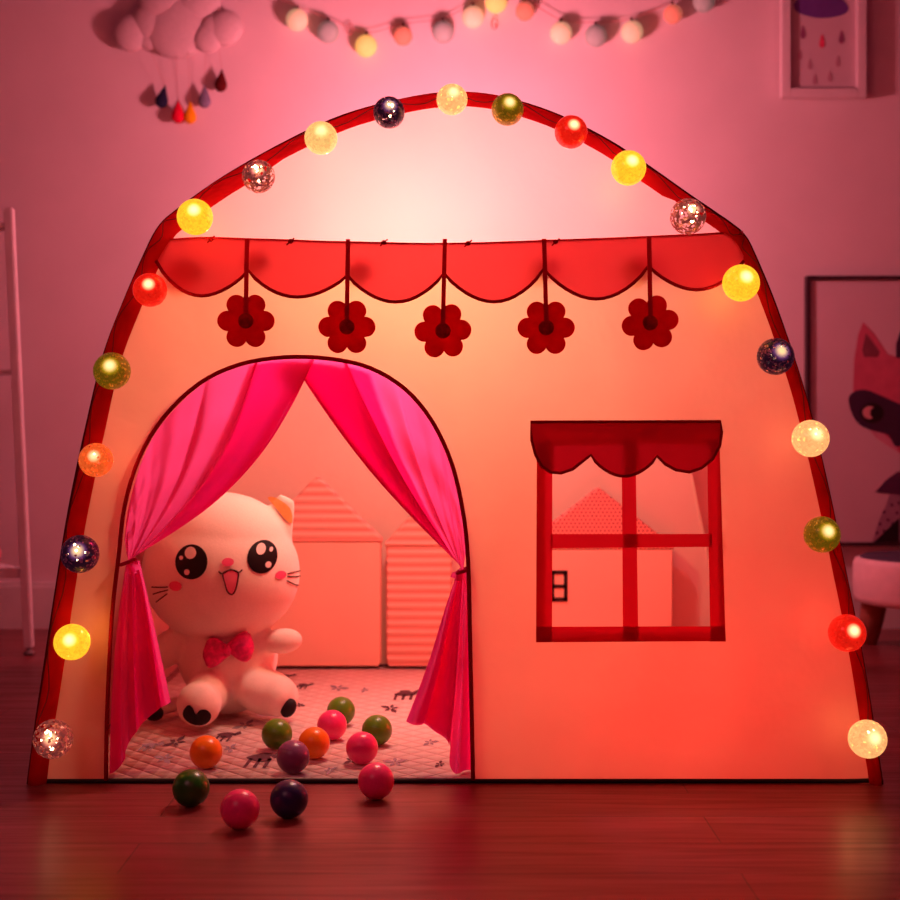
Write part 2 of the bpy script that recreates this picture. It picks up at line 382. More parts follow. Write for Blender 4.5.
# ------------------------------------------------------------------ tent
tent = thing('play_tent', 'large dome-shaped pink and cream children\'s play tent glowing on the floor', 'tent', (0, .5, 0))
outpx = [(30, 783), (37, 730), (46, 670), (58, 590), (72, 505), (90, 420), (106, 355), (126, 302), (146, 256), (160, 229), (178, 212), (226, 178), (290, 142), (345, 117),
         (405, 101), (450, 95), (495, 98), (550, 114), (600, 138), (640, 163), (690, 198), (728, 224), (742, 236), (752, 254), (775, 310), (803, 395), (824, 480), (838, 547), (851, 610), (864, 680), (880, 783)]
outl = [Vector((v.x, v.y)) for v in spline([Vector((*XZ(*p), 0)) for p in outpx], 5)]
SEAM = [(150, 243), (200, 239), (250, 240), (350, 243), (450, 244.5), (550, 242), (650, 238), (720, 234), (752, 230)]
seam = spline([Vector((*XZ(*p), 0)) for p in SEAM], 5)
def seam_z(x):
    for a, b in zip(seam, seam[1:]):
        if a.x <= x <= b.x: return a.y + (b.y - a.y) * (x - a.x) / (b.x - a.x)
    return seam[0].y if x < seam[0].x else seam[-1].y
def yf(x, z):          # gentle billow and wrinkles of the front cloth
    w = noise.noise(Vector((x * 3.1, z * 4.3, 1.7))) * .008 + noise.noise(Vector((x * 9, z * 6 + x * 4, 5.2))) * .0040
    edge = max(0, min(1, z / .15)); return -.004 + w * edge
door_px = [(107, 779), (108, 700), (112, 620), (119, 556), (125, 505), (140, 457), (165, 417), (200, 384), (240, 365), (285, 357.5), (330, 359), (370, 368), (405, 389), (432, 421), (452, 464), (463, 512), (468, 560), (470, 640), (473, 779)]
door = [(v.x, v.y) for v in spline([Vector((*XZ(*p), 0)) for p in door_px], 4)]
win = [XZ(*p) for p in [(544, 632), (544, 440), (715, 440), (717, 632)]]
low = [tuple(p) for p in outl if p[1] < seam_z(p[0])]
li = [i for i, p in enumerate(outl) if p[1] < seam_z(p[0])]
hi_i = [i for i, p in enumerate(outl) if p[1] >= seam_z(p[0])]
left = [tuple(outl[i]) for i in li if outl[i].x < 0]; right = [tuple(outl[i]) for i in li if outl[i].x > 0]
sp = [(p.x, p.y) for p in seam if left[-1][0] + .005 < p.x < right[0][0] - .005]
lowpoly = left + sp + right
bm = bmesh.new(); sheet(bm, lowpoly, yf, (door, win), .022); obj('front_panel', bm, M['canvas'], tent)
top = [tuple(outl[i]) for i in hi_i]
bm = bmesh.new(); sheet(bm, [left[-1]] + top + [right[0]] + sp[::-1], yf, (), .024); obj('upper_panel', bm, M['upper'], tent)
# roof and side shell, back panel
BK = 1.06
def shell_pt(p, t):
    k = 1 - .035 * t; return Vector((p.x * k, t * BK, p.y * (1 - .03 * t)))
bm = bmesh.new(); rows = []
for j in range(13):
    t = j / 12; sag = math.sin(PI * t) * .018
    rows.append([bm.verts.new(shell_pt(p, t) * 1 + Vector((-.9 * sag * p.x, 0, -sag * (p.y > .3)))) for p in outl])
for A, B in zip(rows, rows[1:]):
    for i in range(len(A) - 1): bm.faces.new((A[i], A[i + 1], B[i + 1], B[i]))
obj('roof_shell', bm, M['shell'], tent)
bo = [(shell_pt(p, 1).x, shell_pt(p, 1).z) for p in outl]
bm = bmesh.new(); sheet(bm, bo, lambda x, z: BK + .004 * noise.noise(Vector((x * 4, z * 4, 0))), (), .04); obj('back_panel', bm, M['back'], tent)
bm = bmesh.new(); add_tube(bm, [(p[0], BK, p[1]) for p in bo], .005, 6); obj('back_piping', bm, M['back'], tent)
# pole sleeve: puffed band along the arch
def inward(i):
    a = outl[max(0, i - 2)]; b = outl[min(len(outl) - 1, i + 2)]; t = (b - a).normalized(); return Vector((t.y, -t.x))
bm = bmesh.new(); rows = []
for i, p in enumerate(outl):
    nm = inward(i); w = .028 if p.x < -.3 else (.024 if p.y < 1.0 else .021)
    if p.x > .3: w = .019 if p.y < .95 else .024
    if i == 0 or i == len(outl) - 1: nm = Vector((1 if i == 0 else -1, 0))
    row = []
    for k in range(7):
        u = k / 6; q = p + nm * (w * u)
        row.append(bm.verts.new((q.x, yf(q.x, q.y) - .003 - .012 * math.sin(PI * (.12 + .88 * u)) - .002 * noise.noise(Vector((q.x * 20, q.y * 20, 0))), q.y)))
    rows.append(row)
for A, B in zip(rows, rows[1:]):
    for k in range(6): bm.faces.new((A[k], A[k + 1], B[k + 1], B[k]))
obj('pole_sleeve', bm, M['sleeve'], tent)
bm = bmesh.new(); add_tube(bm, [(p.x, -.004, p.y) for p in outl], .0042, 8); obj('arch_piping', bm, M['piping'], tent)
# bottom hem
bm = bmesh.new()
hem = spline([(*XZ(30, 783), 0), (*XZ(200, 783), 0), (*XZ(470, 784), 0), (*XZ(600, 786), 0), (*XZ(760, 785), 0), (*XZ(880, 782), 0)], 8)
add_tube(bm, [(p.x, -.003, max(.004, p.y + .004)) for p in hem], .0038, 8); obj('bottom_hem', bm, M['black'], tent)
# seam piping
bm = bmesh.new(); add_tube(bm, [(p[0], yf(*p) - .004, p[1]) for p in [left[-1]] + sp + [right[0]]], .0022, 6); obj('seam_piping', bm, M['red'], tent)
# scalloped valance
cus = [(158, 262), (249, 271), (348, 276), (444, 274), (543, 270), (647, 267), (742, 262)]
bot = [297, 298, 303, 303, 300, 291]
edge = []
for (a, b, d) in zip(cus, cus[1:], bot):
    pts = []
    for k in range(14):
        t = k / 14; base = a[1] + (b[1] - a[1]) * t; s = math.sin(PI * t) ** .8
        pts.append(XZ(a[0] + (b[0] - a[0]) * t, base + (d - base) * s))
    edge += pts
edge.append(XZ(*cus[-1]))
topv = [(p[0], p[1]) for p in sp if edge[0][0] < p[0] < edge[-1][0]]
yv = lambda x, z: yf(x, z) - .006 - .05 * max(0, seam_z(x) - z)
bm = bmesh.new(); sheet(bm, edge[::-1] + [(edge[0][0], seam_z(edge[0][0]))] + topv + [(edge[-1][0], seam_z(edge[-1][0]))], yv, (), .016)
val = obj('scalloped_valance', bm, M['valance'], tent)
bm = bmesh.new(); add_tube(bm, [(x, yv(x, z) - .001, z) for x, z in edge], .0027, 8); obj('valance_binding', bm, M['red_dark'], val)
for kx, ky, bx_, by_, br_ in ((212, 240, 205, 273, .024), (291, 242, 270, 262, .016), (384, 243, 365, 271, .018), (468, 244, 533, 268, .017), (555, 243, 622, 267, .020)):
    x, z = XZ(kx, ky); y = yf(x, z) - .006
    bm = bmesh.new(); add_ell(bm, (x, y, z), (.004, .003, .004), None, 12, 8); add_tube(bm, [(x + .006, y, z + .005), (x, y - .001, z), (x - .006, y, z - .006)], .0012, 6)
    kn = obj('tie_knot', bm, M['red_dark'], tent)
    c = P(bx_, by_, 0); bm = bmesh.new(); add_ell(bm, (c.x * 1.02, .021, c.z), (br_, br_ * .8, br_), None, 20, 14); obj('blot_shadow_caster', bm, M['red_dark'], kn)  # added unseen blob behind the cloth, casts a dark spot on the valance
# hanging flowers
for i, (cx, cy, rx0, rot) in enumerate([(248, 322, 249, 0), (348, 328, 349, 0), (443, 332, 445, .05), (545, 329, 543, 0), (648, 324, 647, .16)]):
    X, Z = XZ(cx, cy); y = yf(X, Z) - .016
    bm = bmesh.new(); R = .0290
    ol = []
    for k in range(120):
        a = 2 * PI * k / 120; best = .0
        for q in range(6):
            b = rot + q * PI / 3; d = math.cos(a - b) * R; disc_ = .0158 ** 2 - (R * math.sin(a - b)) ** 2
            if disc_ > 0 and d > 0: best = max(best, d + math.sqrt(disc_))
        ol.append((X + max(best, .012) * math.cos(a), Z + max(best, .012) * math.sin(a)))
    solid_sheet(bm, ol, y - .004, y + .002)
    fl = obj('felt_flower', bm, M['flower'], tent, smooth=False)
    bm = bmesh.new(); add_ell(bm, (X, y - .004, Z), (.012, .003, .012)); obj('flower_center', bm, M['flower2'], fl)
    x0, z0 = XZ(rx0, 241 if i not in (4,) else 238); bm = bmesh.new()
    add_box(bm, (-.0035, -.001, 0), (.0035, .001, 1))
    for v in bm.verts:
        t = v.co.z; xx = x0 + (X - x0) * (1 - t); zz = (Z + .01) + (z0 - Z - .01) * t
        v.co = Vector((xx + v.co.x, min(y, yv(xx, zz) - .008) + v.co.y, zz))
    obj('ribbon', bm, M['red'], fl, smooth=False)
# door binding
db = [p for p in door]
bm = bmesh.new(); add_tube(bm, [(x, yf(x, z) - .002, z) for x, z in db], .0034, 8); obj('door_binding', bm, M['red_dark'], tent)
# ---- window
yw = lambda o: (lambda x, z: yf(x, z) - o)
bm = bmesh.new()
def strip(pts, o): sheet(bm, [XZ(*p) for p in pts][::-1], yw(o), (), .03)
strip([(536.5, 440), (552, 440), (551.5, 641), (535.5, 641)], .004)
strip([(706, 440), (718.5, 440), (725, 641), (709.5, 641)], .004)
strip([(621, 440), (635, 440), (638, 641), (622.5, 641)], .0045)
strip([(550, 533.5), (711, 533.5), (711, 546.5), (550, 547.5)], .005)
strip([(536, 625.5), (724, 625.5), (725, 640.5), (535.5, 641)], .005)
obj('window_frame', bm, M['red'], tent)
vo_ = [(530, 422), (530, 450)] ; vs_ = []
def arc(x0, z0, x1, z1, d, n=14):
    out = []
    for k in range(n + 1):
        t = k / n; out.append((x0 + (x1 - x0) * t, z0 + (z1 - z0) * t + (d - (z0 + (z1 - z0) * t)) * math.sin(PI * t) ** .75))
    return out
le = [(530, 422), (531, 440), (535, 455), (541, 466), (550, 472), (560, 473), (572, 469), (582, 461), (590, 455)]
me_ = arc(590, 455, 656, 456, 476)[1:]
re = [(664, 464), (675, 470), (688, 472), (700, 468), (711, 459), (718, 446), (720, 432), (719, 421.5)]
vout = [XZ(*p) for p in le + me_ + re]
yv2 = lambda x, z: yf(x, z) - .009
bm = bmesh.new(); sheet(bm, vout[::-1], yv2, (), .014); wv = obj('window_valance', bm, M['red_solid'], tent)
bm = bmesh.new(); add_tube(bm, [(x, yv2(x, z) - .001, z) for x, z in vout], .0023, 8, closed=True); obj('window_valance_binding', bm, M['red_dark'], wv)

# ---- door curtains
def bez(a, b, c, d, t): return a * (1 - t) ** 3 + b * 3 * t * (1 - t) ** 2 + c * 3 * t * t * (1 - t) + d * t ** 3
def curtain_grid(fn, nu, nv, name, parent):
    bm = bmesh.new(); g = [[bm.verts.new(fn(i / nu, j / nv)) for i in range(nu + 1)] for j in range(nv + 1)]
    for j in range(nv):
        for i in range(nu): bm.faces.new((g[j][i], g[j][i + 1], g[j + 1][i + 1], g[j + 1][i]))
    return obj(name, bm, M['curtain'], parent)
def along(poly, t):
    L = [0]
    for a, b in zip(poly, poly[1:]): L.append(L[-1] + (Vector(b) - Vector(a)).length)
    s = t * L[-1]
    for i in range(len(poly) - 1):
        if L[i + 1] >= s: 
            u = (s - L[i]) / max(1e-9, L[i + 1] - L[i]); return Vector(poly[i]).lerp(Vector(poly[i + 1]), u)
    return Vector(poly[-1])
def make_curtain(side):
    if side < 0:
        arch = spline([(122, 540, 0), (127, 503, 0), (141, 457, 0), (166, 416, 0), (201, 383, 0), (241, 364, 0), (286, 357, 0), (318, 358, 0)], 6)
        T = Vector((127, 563, 0)); bowmax = 27; yb = .014
    else:
        arch = spline([(467, 545, 0), (462, 508, 0), (451, 462, 0), (431, 420, 0), (404, 389, 0), (370, 368, 0), (330, 359, 0), (282, 357, 0)], 6)
        T = Vector((463, 571, 0)); bowmax = 10; yb = .026
    def fn(u, v):
        g = max(0, min(1, (u - .55) / .2)); fold = u + .006 * math.sin(2 * PI * 4 * u) + .045 * g * math.sin(2 * PI * 5.2 * (u - .5))
        a = along(arch, max(0, min(1, fold)))
        tt = T + Vector((0, (u - .5) * -10, 0)) + Vector((side * -3 * u, 0, 0))
        p = a.lerp(tt, v)
        d = (tt - a).normalized(); nrm = Vector((-d.y, d.x, 0)) * side
        if nrm.y < 0: nrm = -nrm
        p = p + nrm * (bowmax * (u ** 1.3) * math.sin(PI * v) ** 1.0)
        # gathers run from the arch to the tie and swell in the middle
        am = .002 + .012 * math.sin(PI * min(1, v * 1.02)) * (.16 + .8 * g)
        y = yb + am * (math.sin(2 * PI * 4.6 * u ** 1.7 + 1.2 * v + side) + .22 * math.sin(2 * PI * 11 * u + 2 * v)) + .007 * noise.noise(Vector((u * 4, v * 5, side)))
        y = y * (1 - .5 * v) + .004
        q = P(p.x, p.y, 0); return Vector((q.x, y, q.z))
    up = curtain_grid(fn, 110, 44, 'door_curtain', tent)
    for u0, dy in (((.80, .010), (.91, .015)) if side < 0 else ((.70, .010), (.80, .014), (.92, .018))):
        curtain_grid(lambda u, v: fn(u0 + (1 - u0) * u * (1 - .012), v) + Vector((0, dy, 0)), 50, 44, 'curtain_fold', up)
    # tail below the tie
    if side < 0:
        Lc = spline([(124, 562, 0), (116, 620, 0), (110, 700, 0), (108, 776, 0)], 10)
        Rc = spline([(136, 562, 0), (143, 590, 0), (157, 650, 0), (169, 706, 0)], 10)
        bots = spline([(108, 777, 0), (118, 768, 0), (131, 738, 0), (148, 718, 0), (169, 704, 0)], 8)
    else:
        Lc = spline([(467, 570, 0), (470, 620, 0), (473, 700, 0), (474, 778, 0)], 10)
        Rc = spline([(459, 570, 0), (446, 606, 0), (428, 664, 0), (406, 722, 0)], 10)
        bots = spline([(474, 779, 0), (462, 776, 0), (450, 769, 0), (449, 744, 0), (430, 731, 0), (406, 722, 0)], 8)
    def fn2(u, v):
        f = max(0, min(1, u + .05 * math.sin(2 * PI * 3 * u) * min(1, v * 2)))
        top = along(Lc[:1] + Rc[:1], f); bt = along(bots, f)
        p = top.lerp(bt, v)
        l = along(Lc, v); lw = along(Lc[:1] + Lc[-1:], v); r = along(Rc, v); rw = along(Rc[:1] + Rc[-1:], v)
        p = p + (l - lw) * (1 - f) + (r - rw) * f
        am = .002 + .012 * min(1, v * 2)
        y = .016 + am * math.sin(2 * PI * 2.6 * u + .5 + side) + .3 * am * math.sin(2 * PI * 7 * u)
        q = P(p.x, p.y, 0); return Vector((q.x, y, max(.012, q.z)))
    tl = curtain_grid(fn2, 70, 50, 'curtain_tail', up)
    for u0, u1, dy in ((.0, .22, .010), (.55, .99, .008)) if side < 0 else ((.0, .14, .010), (.42, .99, .008), (.60, .98, .014)):
        curtain_grid(lambda u, v: fn2(u0 + (u1 - u0) * u, v * .995) + Vector((0, dy, 0)), 40, 40, 'tail_fold', tl)
    # small ruffle and tie band at the gather
    bm = bmesh.new(); q = P(T.x + side * 1, T.y, 0)
    ring = [(q.x + .011 * math.cos(a) , .012 + .014 * math.sin(a), q.z + .004 * math.cos(a)) for a in [2 * PI * k / 20 for k in range(20)]]
    add_tube(bm, ring, .003, 6, closed=True); obj('curtain_tie', bm, M['tie'], up)
    bm = bmesh.new()
    for (dx, dz, w) in ((.012, -.012, .010), (.018, -.006, .008)):
        vs = [bm.verts.new((q.x - side * a, .008 + b, q.z + c)) for a, b, c in ((.0, 0, 0), (dx, -.006, dz + w * .5), (dx + .004, 0, dz - w * .5), (.004, .004, -.018))]
        bm.faces.new(vs)
    obj('curtain_ruffle', bm, M['curtain'], up)
make_curtain(-1); make_curtain(1)

# ------------------------------------------------------------------ quilted mat
mat_ = thing('quilted_mat', 'pink quilted floor mat with small dark printed motifs inside the play tent', 'mat', (0, .5, 0))
bm = bmesh.new(); add_box(bm, (-.62, .004, .001), (.62, 1.035, .007), bev=.002); obj('padding', bm, M['quilt'], mat_)
def blot(b, px, py, r, kind):
    y = F * (H - .008) / (py - 430) - D; x = (px - 450) * (D + y) / F
    def poly(pts):
        vs = [b.verts.new((x + p[0], y + p[1] * 2.1, .0080)) for p in pts]; b.faces.new(vs)
    if kind == 0:   # little four-legged beast
        poly([(r * (1 + .35 * math.sin(3 * a + px)) * math.cos(a), r * .75 * math.sin(a)) for a in [k * PI / 9 for k in range(18)]])
        for k in range(3): poly([(-r + k * r * .8, -r * .2), (-r * .7 + k * r * .8, -r * .2), (-r * .8 + k * r * .8, -r * 1.7), (-r * 1.1 + k * r * .8, -r * 1.7)])
        poly([(r * .7, r * .2), (r * 1.5, r * 1.1), (r * 1.9, r * .4), (r * 1.1, -r * .2)])
    else:           # small sprig
        for k in range(5):
            a = k * 1.2566 + px; ca, sa = math.cos(a), math.sin(a); l = r * (1.25 if k % 2 else .85)
            poly([(.15 * l * ca - .1 * l * sa, .15 * l * sa + .1 * l * ca), (.6 * l * ca - .22 * l * sa, .6 * l * sa + .22 * l * ca), (l * ca, l * sa), (.6 * l * ca + .22 * l * sa, .6 * l * sa - .22 * l * ca), (.15 * l * ca + .1 * l * sa, .15 * l * sa - .1 * l * ca)])
for px, py, r, k in [(262, 757, .020, 0), (405, 693, .020, 0), (440, 764, .010, 1), (300, 705, .010, 1), (303, 685, .012, 0), (352, 760, .014, 1), (176, 742, .02, 1), (391, 708, .020, 1), (284, 676, .014, 0), (226, 735, .014, 0)]:
    bm = bmesh.new(); blot(bm, px, py, r, k); obj('printed_motif', bm, M['motif'], mat_, smooth=False)
for px, py, r, k in [(245, 725, .020, 1), (230, 748, .014, 1), (395, 762, .018, 1), (338, 688, .02, 1), (165, 758, .018, 1), (420, 705, .014, 1), (365, 690, .012, 1), (150, 745, .012, 0), (430, 742, .014, 1), (330, 770, .012, 1)]:
    bm = bmesh.new(); blot(bm, px, py, r, k); obj('printed_motif', bm, M['motif_b'], mat_, smooth=False)['label'] = 'pale grey printed motif'
bm = bmesh.new(); add_tube(bm, [(-.60 + k * .012, 1.032 - .006 * abs(math.sin(k * .6)) - .03, .011) for k in range(101)], .003, 6); obj('mat_binding', bm, M['motif'], mat_)

# ------------------------------------------------------------------ house cushions
YH = .97
def house(label, x0, x1, pkx, pky, eave, body, roof, base=670):
    pb = P((x0 + x1) / 2, base, YH); t = thing('house_cushion', label, 'cushion', (pb.x, YH, .008), group='house-shaped cushions along the back of the tent')
    def w(px, py): a = P(px, py, YH); return (a.x, a.z)
    e = 4
    bo = [w(x0 + e + 3, base), w(x0 + 3, base - 2), w(x0, base - e - 3), w(x0, eave), w(x1, eave), w(x1, base - e - 3), w(x1 - 3, base - 2), w(x1 - e - 3, base)]
    bo = [(x, max(.012, z)) for x, z in bo]
    bm = bmesh.new(); solid_sheet(bm, bo, YH, YH + .03, bulge=1); obj('wall_panel', bm, body, t, smooth=False)
    s = 1.5
    ro = [w(x0 - 1, eave + .5), w(x0 - 1, eave - 3), w(pkx - 5, pky + 2), w(pkx, pky - 1), w(pkx + 5, pky + 2), w(x1 + 1, eave - 3), w(x1 + 1, eave + .5)]
    bm = bmesh.new(); solid_sheet(bm, ro, YH - .002, YH + .03, bulge=1); obj('roof_panel', bm, roof, t, smooth=False)
    return t
house('coral house-shaped cushion with a striped roof behind the plush cat', 257, 381, 317, 478, 542, M['house'], M['house_s'])
house('narrow house-shaped cushion striped from roof to base beside the right door curtain', 386, 452, 418, 512, 546, M['house_s'], M['house_s'])
h3 = house('house-shaped cushion with dotted roof and tiny black window, seen through the tent window', 524, 673, 599, 489, 549, M['house'], M['house_d'])
bm = bmesh.new()
def rect(bm, x0, y0, x1, y1, Y, d=.002):
    a = P(x0, y0, Y); b = P(x1, y1, Y); add_box(bm, (min(a.x, b.x), Y - d, min(a.z, b.z)), (max(a.x, b.x), Y, max(a.z, b.z)))
for r in ((551, 570.5, 567.5, 574.2), (551, 584.5, 567.5, 588), (551, 597.5, 567.5, 601.5), (551, 570.5, 554.2, 601.5), (563.8, 570.5, 567.5, 601.5)): rect(bm, *r, YH - .001)
obj('printed_window', bm, M['ink'], h3, smooth=False)

# ------------------------------------------------------------------ plush cat
YC = .44
S = (D + YC) / F
cat = thing('plush_cat', 'sitting cream plush cat with big black eyes and magenta bow inside the tent', 'plush toy', (P(222, 720, YC).x, YC, .008))
def cp(px, py, dy=0): p = P(px, py, YC); return Vector((p.x, YC + dy, p.z))
bm = bmesh.new()
RY = lambda a: Matrix.Rotation(a, 3, 'Y')
def E(px, py, dy, rx, ry, rz, rot=None):
    k = (D + YC + dy) / F; add_ell(bm, P(px, py, YC + dy), (rx * k, ry * k, rz * k), rot, 40, 28)
E(221, 572, 0, 79, 60, 70, RY(.05)); E(222, 548, 0, 68, 52, 56); E(222, 590, 0, 72, 56, 48)
E(228, 655, .03, 50, 46, 50); E(229, 677, .03, 42, 42, 36)
E(283, 641, -.02, 20, 14, 13, RY(-.1)); E(262, 642, -.01, 18, 14, 13)
E(166, 650, -.01, 16, 14, 21, RY(.5)); E(178, 640, 0, 14, 14, 14)
E(199, 704, -.115, 22.5, 20, 23); E(207, 694, -.06, 22, 34, 22)
E(266, 692, -.03, 34, 26, 23, RY(.28)); E(279, 697, -.055, 17, 22, 20, RY(.2))
# ears
def ear(px, py, tilt, w, h):
    vs = bmesh.ops.create_cone(bm, cap_ends=True, segments=24, radius1=1, radius2=.38, depth=2)['verts']
    for v in vs: v.co = cp(px, py) + RY(tilt) @ Vector((v.co.x * w * S, v.co.y * 9 * S, v.co.z * h * S))
ear(279, 517, .42, 24, 22); ear(168, 521, -.42, 23, 19)
obj_tmp = obj('body', bm, M['plush'], cat)
rm = obj_tmp.modifiers.new('r', 'REMESH'); rm.mode = 'VOXEL'; rm.voxel_size = .0042; rm.use_smooth_shade = True
sm = obj_tmp.modifiers.new('s', 'SMOOTH'); sm.factor = .6; sm.iterations = 14
dg = bpy.context.evaluated_depsgraph_get(); dg.update()
ev = obj_tmp.evaluated_get(dg); me = bpy.data.meshes.new_from_object(ev)
obj_tmp.modifiers.clear(); obj_tmp.data = me
for v in me.vertices:
    if v.co.z < .010: v.co.z = .010
for p in me.polygons: p.use_smooth = True
bvh = BVHTree.FromPolygons([v.co.copy() for v in me.vertices], [tuple(p.vertices) for p in me.polygons])
def on_cat(x, z, off):
    h = bvh.ray_cast(Vector((x, -1, z)), Vector((0, 1, 0)))
    return (h[0].y if h[0] else YC) - off
def patch(name, pts, mat, off, par, step=.003, shape=None):
    bm = bmesh.new(); sheet(bm, pts, lambda x, z: on_cat(x, z, off), (), step); return obj(name, bm, mat, par)
def cw(px, py, Y=.33):                  # the face stands nearer than the middle of the body
    p = P(px, py, Y); return p.x, p.z
for (ex, ey, rx, rz, hl) in ((191, 562, 16.8, 17.2, [((190, 553), 6, 6), ((180.5, 558), 2.2, 2.2), ((187, 572), 3, 3)]), (260.5, 558, 14, 16.5, [((259, 550), 4.4, 5.8), ((268.5, 551), 1.7, 2.4), ((266.5, 566), 2.8, 3.2)])):
    s = (D + .33) / F; c = cw(ex, ey)
    e = patch('eye', disc(*c, rx * s, rz * s, 36), M['eye'], .0018, cat)
    for (h_, a, b) in hl: patch('eye_highlight', disc(*cw(*h_), a * s, b * s, 18), M['eyeshine'], .0030, e)
s = (D + .33) / F
patch('nose', disc(*cw(228, 562), 6 * s, 4.2 * s, 22), M['nose'], .003, cat)
patch('cheek', disc(*cw(174.5, 586.5), 7 * s, 5 * s, 22), M['nose'], .002, cat)
patch('cheek', disc(*cw(278, 577.5), 5 * s, 4.2 * s, 22), M['nose'], .002, cat)
tg = [cw(*p) for p in [(223.5, 573), (231, 570), (238, 572.5), (237.5, 582), (235, 591), (231.5, 594.5), (227.5, 591), (225, 582)]]
tgs = [(v.x, v.y) for v in spline([Vector((*p, 0)) for p in tg], 5, True)]
mo = patch('mouth', tgs, M['tongue'], .002, cat)
def stroke(name, pts, r, par, mat=M['whisker']):
    bm = bmesh.new(); P3 = []
    for a in spline([Vector((*cw(*p), 0)) for p in pts], 6): P3.append((a.x, on_cat(a.x, a.y, .0015), a.y))
    add_tube(bm, P3, r, 6); return obj(name, bm, mat, par)
stroke('mouth_outline', [(219, 571), (223, 573.5), (231, 569.5), (238, 572.5), (242, 570)], .0014, mo)
bm = bmesh.new(); add_tube(bm, [(x, on_cat(x, z, .002), z) for x, z in tgs], .0013, 6, closed=True); obj('tongue_outline', bm, M['whisker'], mo)
for pts in ([(166, 588), (156, 589), (147, 589.5)], [(166, 591), (156, 594), (148, 597)], [(165, 595), (158, 600), (151, 605)], [(284, 577), (289, 576.5), (294, 577)], [(284, 580), (289, 581), (294, 582.5)], [(283.5, 584), (288, 588), (292, 592)]):
    stroke('whisker', pts, .0011, cat)
# ear lining, paw pads
patch('ear_lining', [(v.x, v.y) for v in spline([Vector((*cw(*p, .40), 0)) for p in [(265, 499), (274, 499), (288, 509), (290, 524), (283, 520), (275, 510)]], 4, True)], M['ear'], .0025, cat)
heart = [(188.5, 705), (183, 711), (182.5, 718), (188, 724), (196, 727), (204, 726), (209, 721), (210, 715), (206, 710), (200, 710), (196, 714), (193, 708)]
patch('paw_pad', [(v.x, v.y) for v in spline([Vector((*cw(*p, .29), 0)) for p in heart], 4, True)], M['ink'], .0022, cat)
kk = (D + YC - .085) / F; bm = bmesh.new(); add_ell(bm, P(288.5, 708, YC - .082), (7.5 * kk, 7 * kk, 10 * kk), RY(.5)); obj('paw_pad', bm, M['ink'], cat)
# tail with a dark tip beside the curtain
bm = bmesh.new(); tp = spline([cp(185, 705, .04), cp(168, 706, .0), cp(156, 707, -.03), cp(150, 706, -.04)], 6)
add_tube(bm, [(p.x, p.y, max(p.z, .024)) for p in tp], .014, 14, taper=[.014 * (1 - .0 * i) for i in range(len(tp))]); tl = obj('tail', bm, M['plush'], cat)
bm = bmesh.new(); add_ell(bm, (cp(158, 707).x, YC - .035, .025), (.018, .015, .0145)); obj('tail_tip', bm, M['ink'], tl)
# bow
bx, bz = cw(229, 649, .38); by = on_cat(bx, bz, 0) - .012
bow = None
bm = bmesh.new()
for sd in (-1, 1):
    n = 16; rings = []
    for j in range(9):
        t = j / 8; w = t * .047; hh = (.009 + .021 * math.sin(t * PI * .62)) * math.sqrt(max(.05, 1 - t ** 7)); th = .006 + .011 * math.sin(PI * min(1, t * 1.02)) ** .7
        ring = []
        for k in range(n):
            a = 2 * PI * k / n; x = sd * w; z = hh * math.sin(a) * (1 + .06 * math.sin(5 * a)); y = th * math.cos(a) + .0015 * math.sin(9 * a)
            ring.append(bm.verts.new((bx + x, by + y, bz + z + sd * .004 - .10 * abs(x) * (sd < 0))))
        rings.append(ring)
    for A, B in zip(rings, rings[1:]):
        for k in range(n): bm.faces.new((A[k], A[(k + 1) % n], B[(k + 1) % n], B[k]))
    bm.faces.new(rings[0]); bm.faces.new(rings[-1])
bow = obj('bow', bm, M['bow'], cat)
bm = bmesh.new(); add_ell(bm, (bx, by - .006, bz), (.008, .012, .012)); obj('bow_knot', bm, M['bow'], bow)

# ------------------------------------------------------------------ play balls
balls = [('orange', 206, 752, 1, 'orange play ball alone on the mat in front of the plush cat\'s foot'),
         ('dgreen', 191, 788, 0, 'dark green play ball on the floor at the mat edge, leftmost of all balls'),
         ('pink', 240, 809, 0, 'pink play ball lying nearest on the bare floor'),
         ('navy', 289, 799, 0, 'dark navy play ball on the floor right of the nearest pink ball'),
         ('purple', 293, 763, 1, 'muted purple play ball on the mat edge behind the navy ball'),
         ('green', 277, 734, 1, 'olive green play ball on the mat just right of the plush cat\'s feet'),
         ('orange', 314, 743, 1, 'orange play ball on the mat between the green and pink balls'),
         ('pink', 332, 725, 1, 'pink play ball on the mat, touching the farthest green ball'),
         ('green', 341, 711, 1, 'green play ball farthest back on the mat'),
         ('pink', 362, 748, 1, 'pink play ball on the mat in front of the rightmost green ball'),
         ('green', 377, 730, 1, 'green play ball on the mat, the one nearest the right curtain'),
         ('pink', 376, 781, 0, 'deep pink play ball on the floor against the tent hem, rightmost of the pink ones')]
first = None
for k, px, py, on, lab in balls:
    r = .0265 if on else .0275; z = (.0085 + r) if on else r
    y = F * (H - z) / (py - 430) - D
    if k == 'purple': y = .0265
    if first is None:
        bm = bmesh.new(); add_ell(bm, (0, 0, 0), (1, 1, 1), None, 48, 32); add_tube(bm, [(1.0005 * math.cos(a), 1.0005 * math.sin(a), 0) for a in [2 * PI * q / 64 for q in range(64)]], .006, 6, closed=True)
        first = obj('play_ball', bm, M['ball_orange']); o = first
    else:
        o = first.copy(); o.data = first.data.copy(); C.objects.link(o)
    o.data.materials.clear(); o.data.materials.append(M['ball_' + k])
    o.scale = (r, r, r); o.location = ((px - 450) * (D + y) / F, y, z); o.rotation_euler = (random.uniform(-1.2, 1.2), random.uniform(-1, 1), random.uniform(0, 6))
    tag(o, lab, 'ball', 'plastic play balls scattered at the tent door')

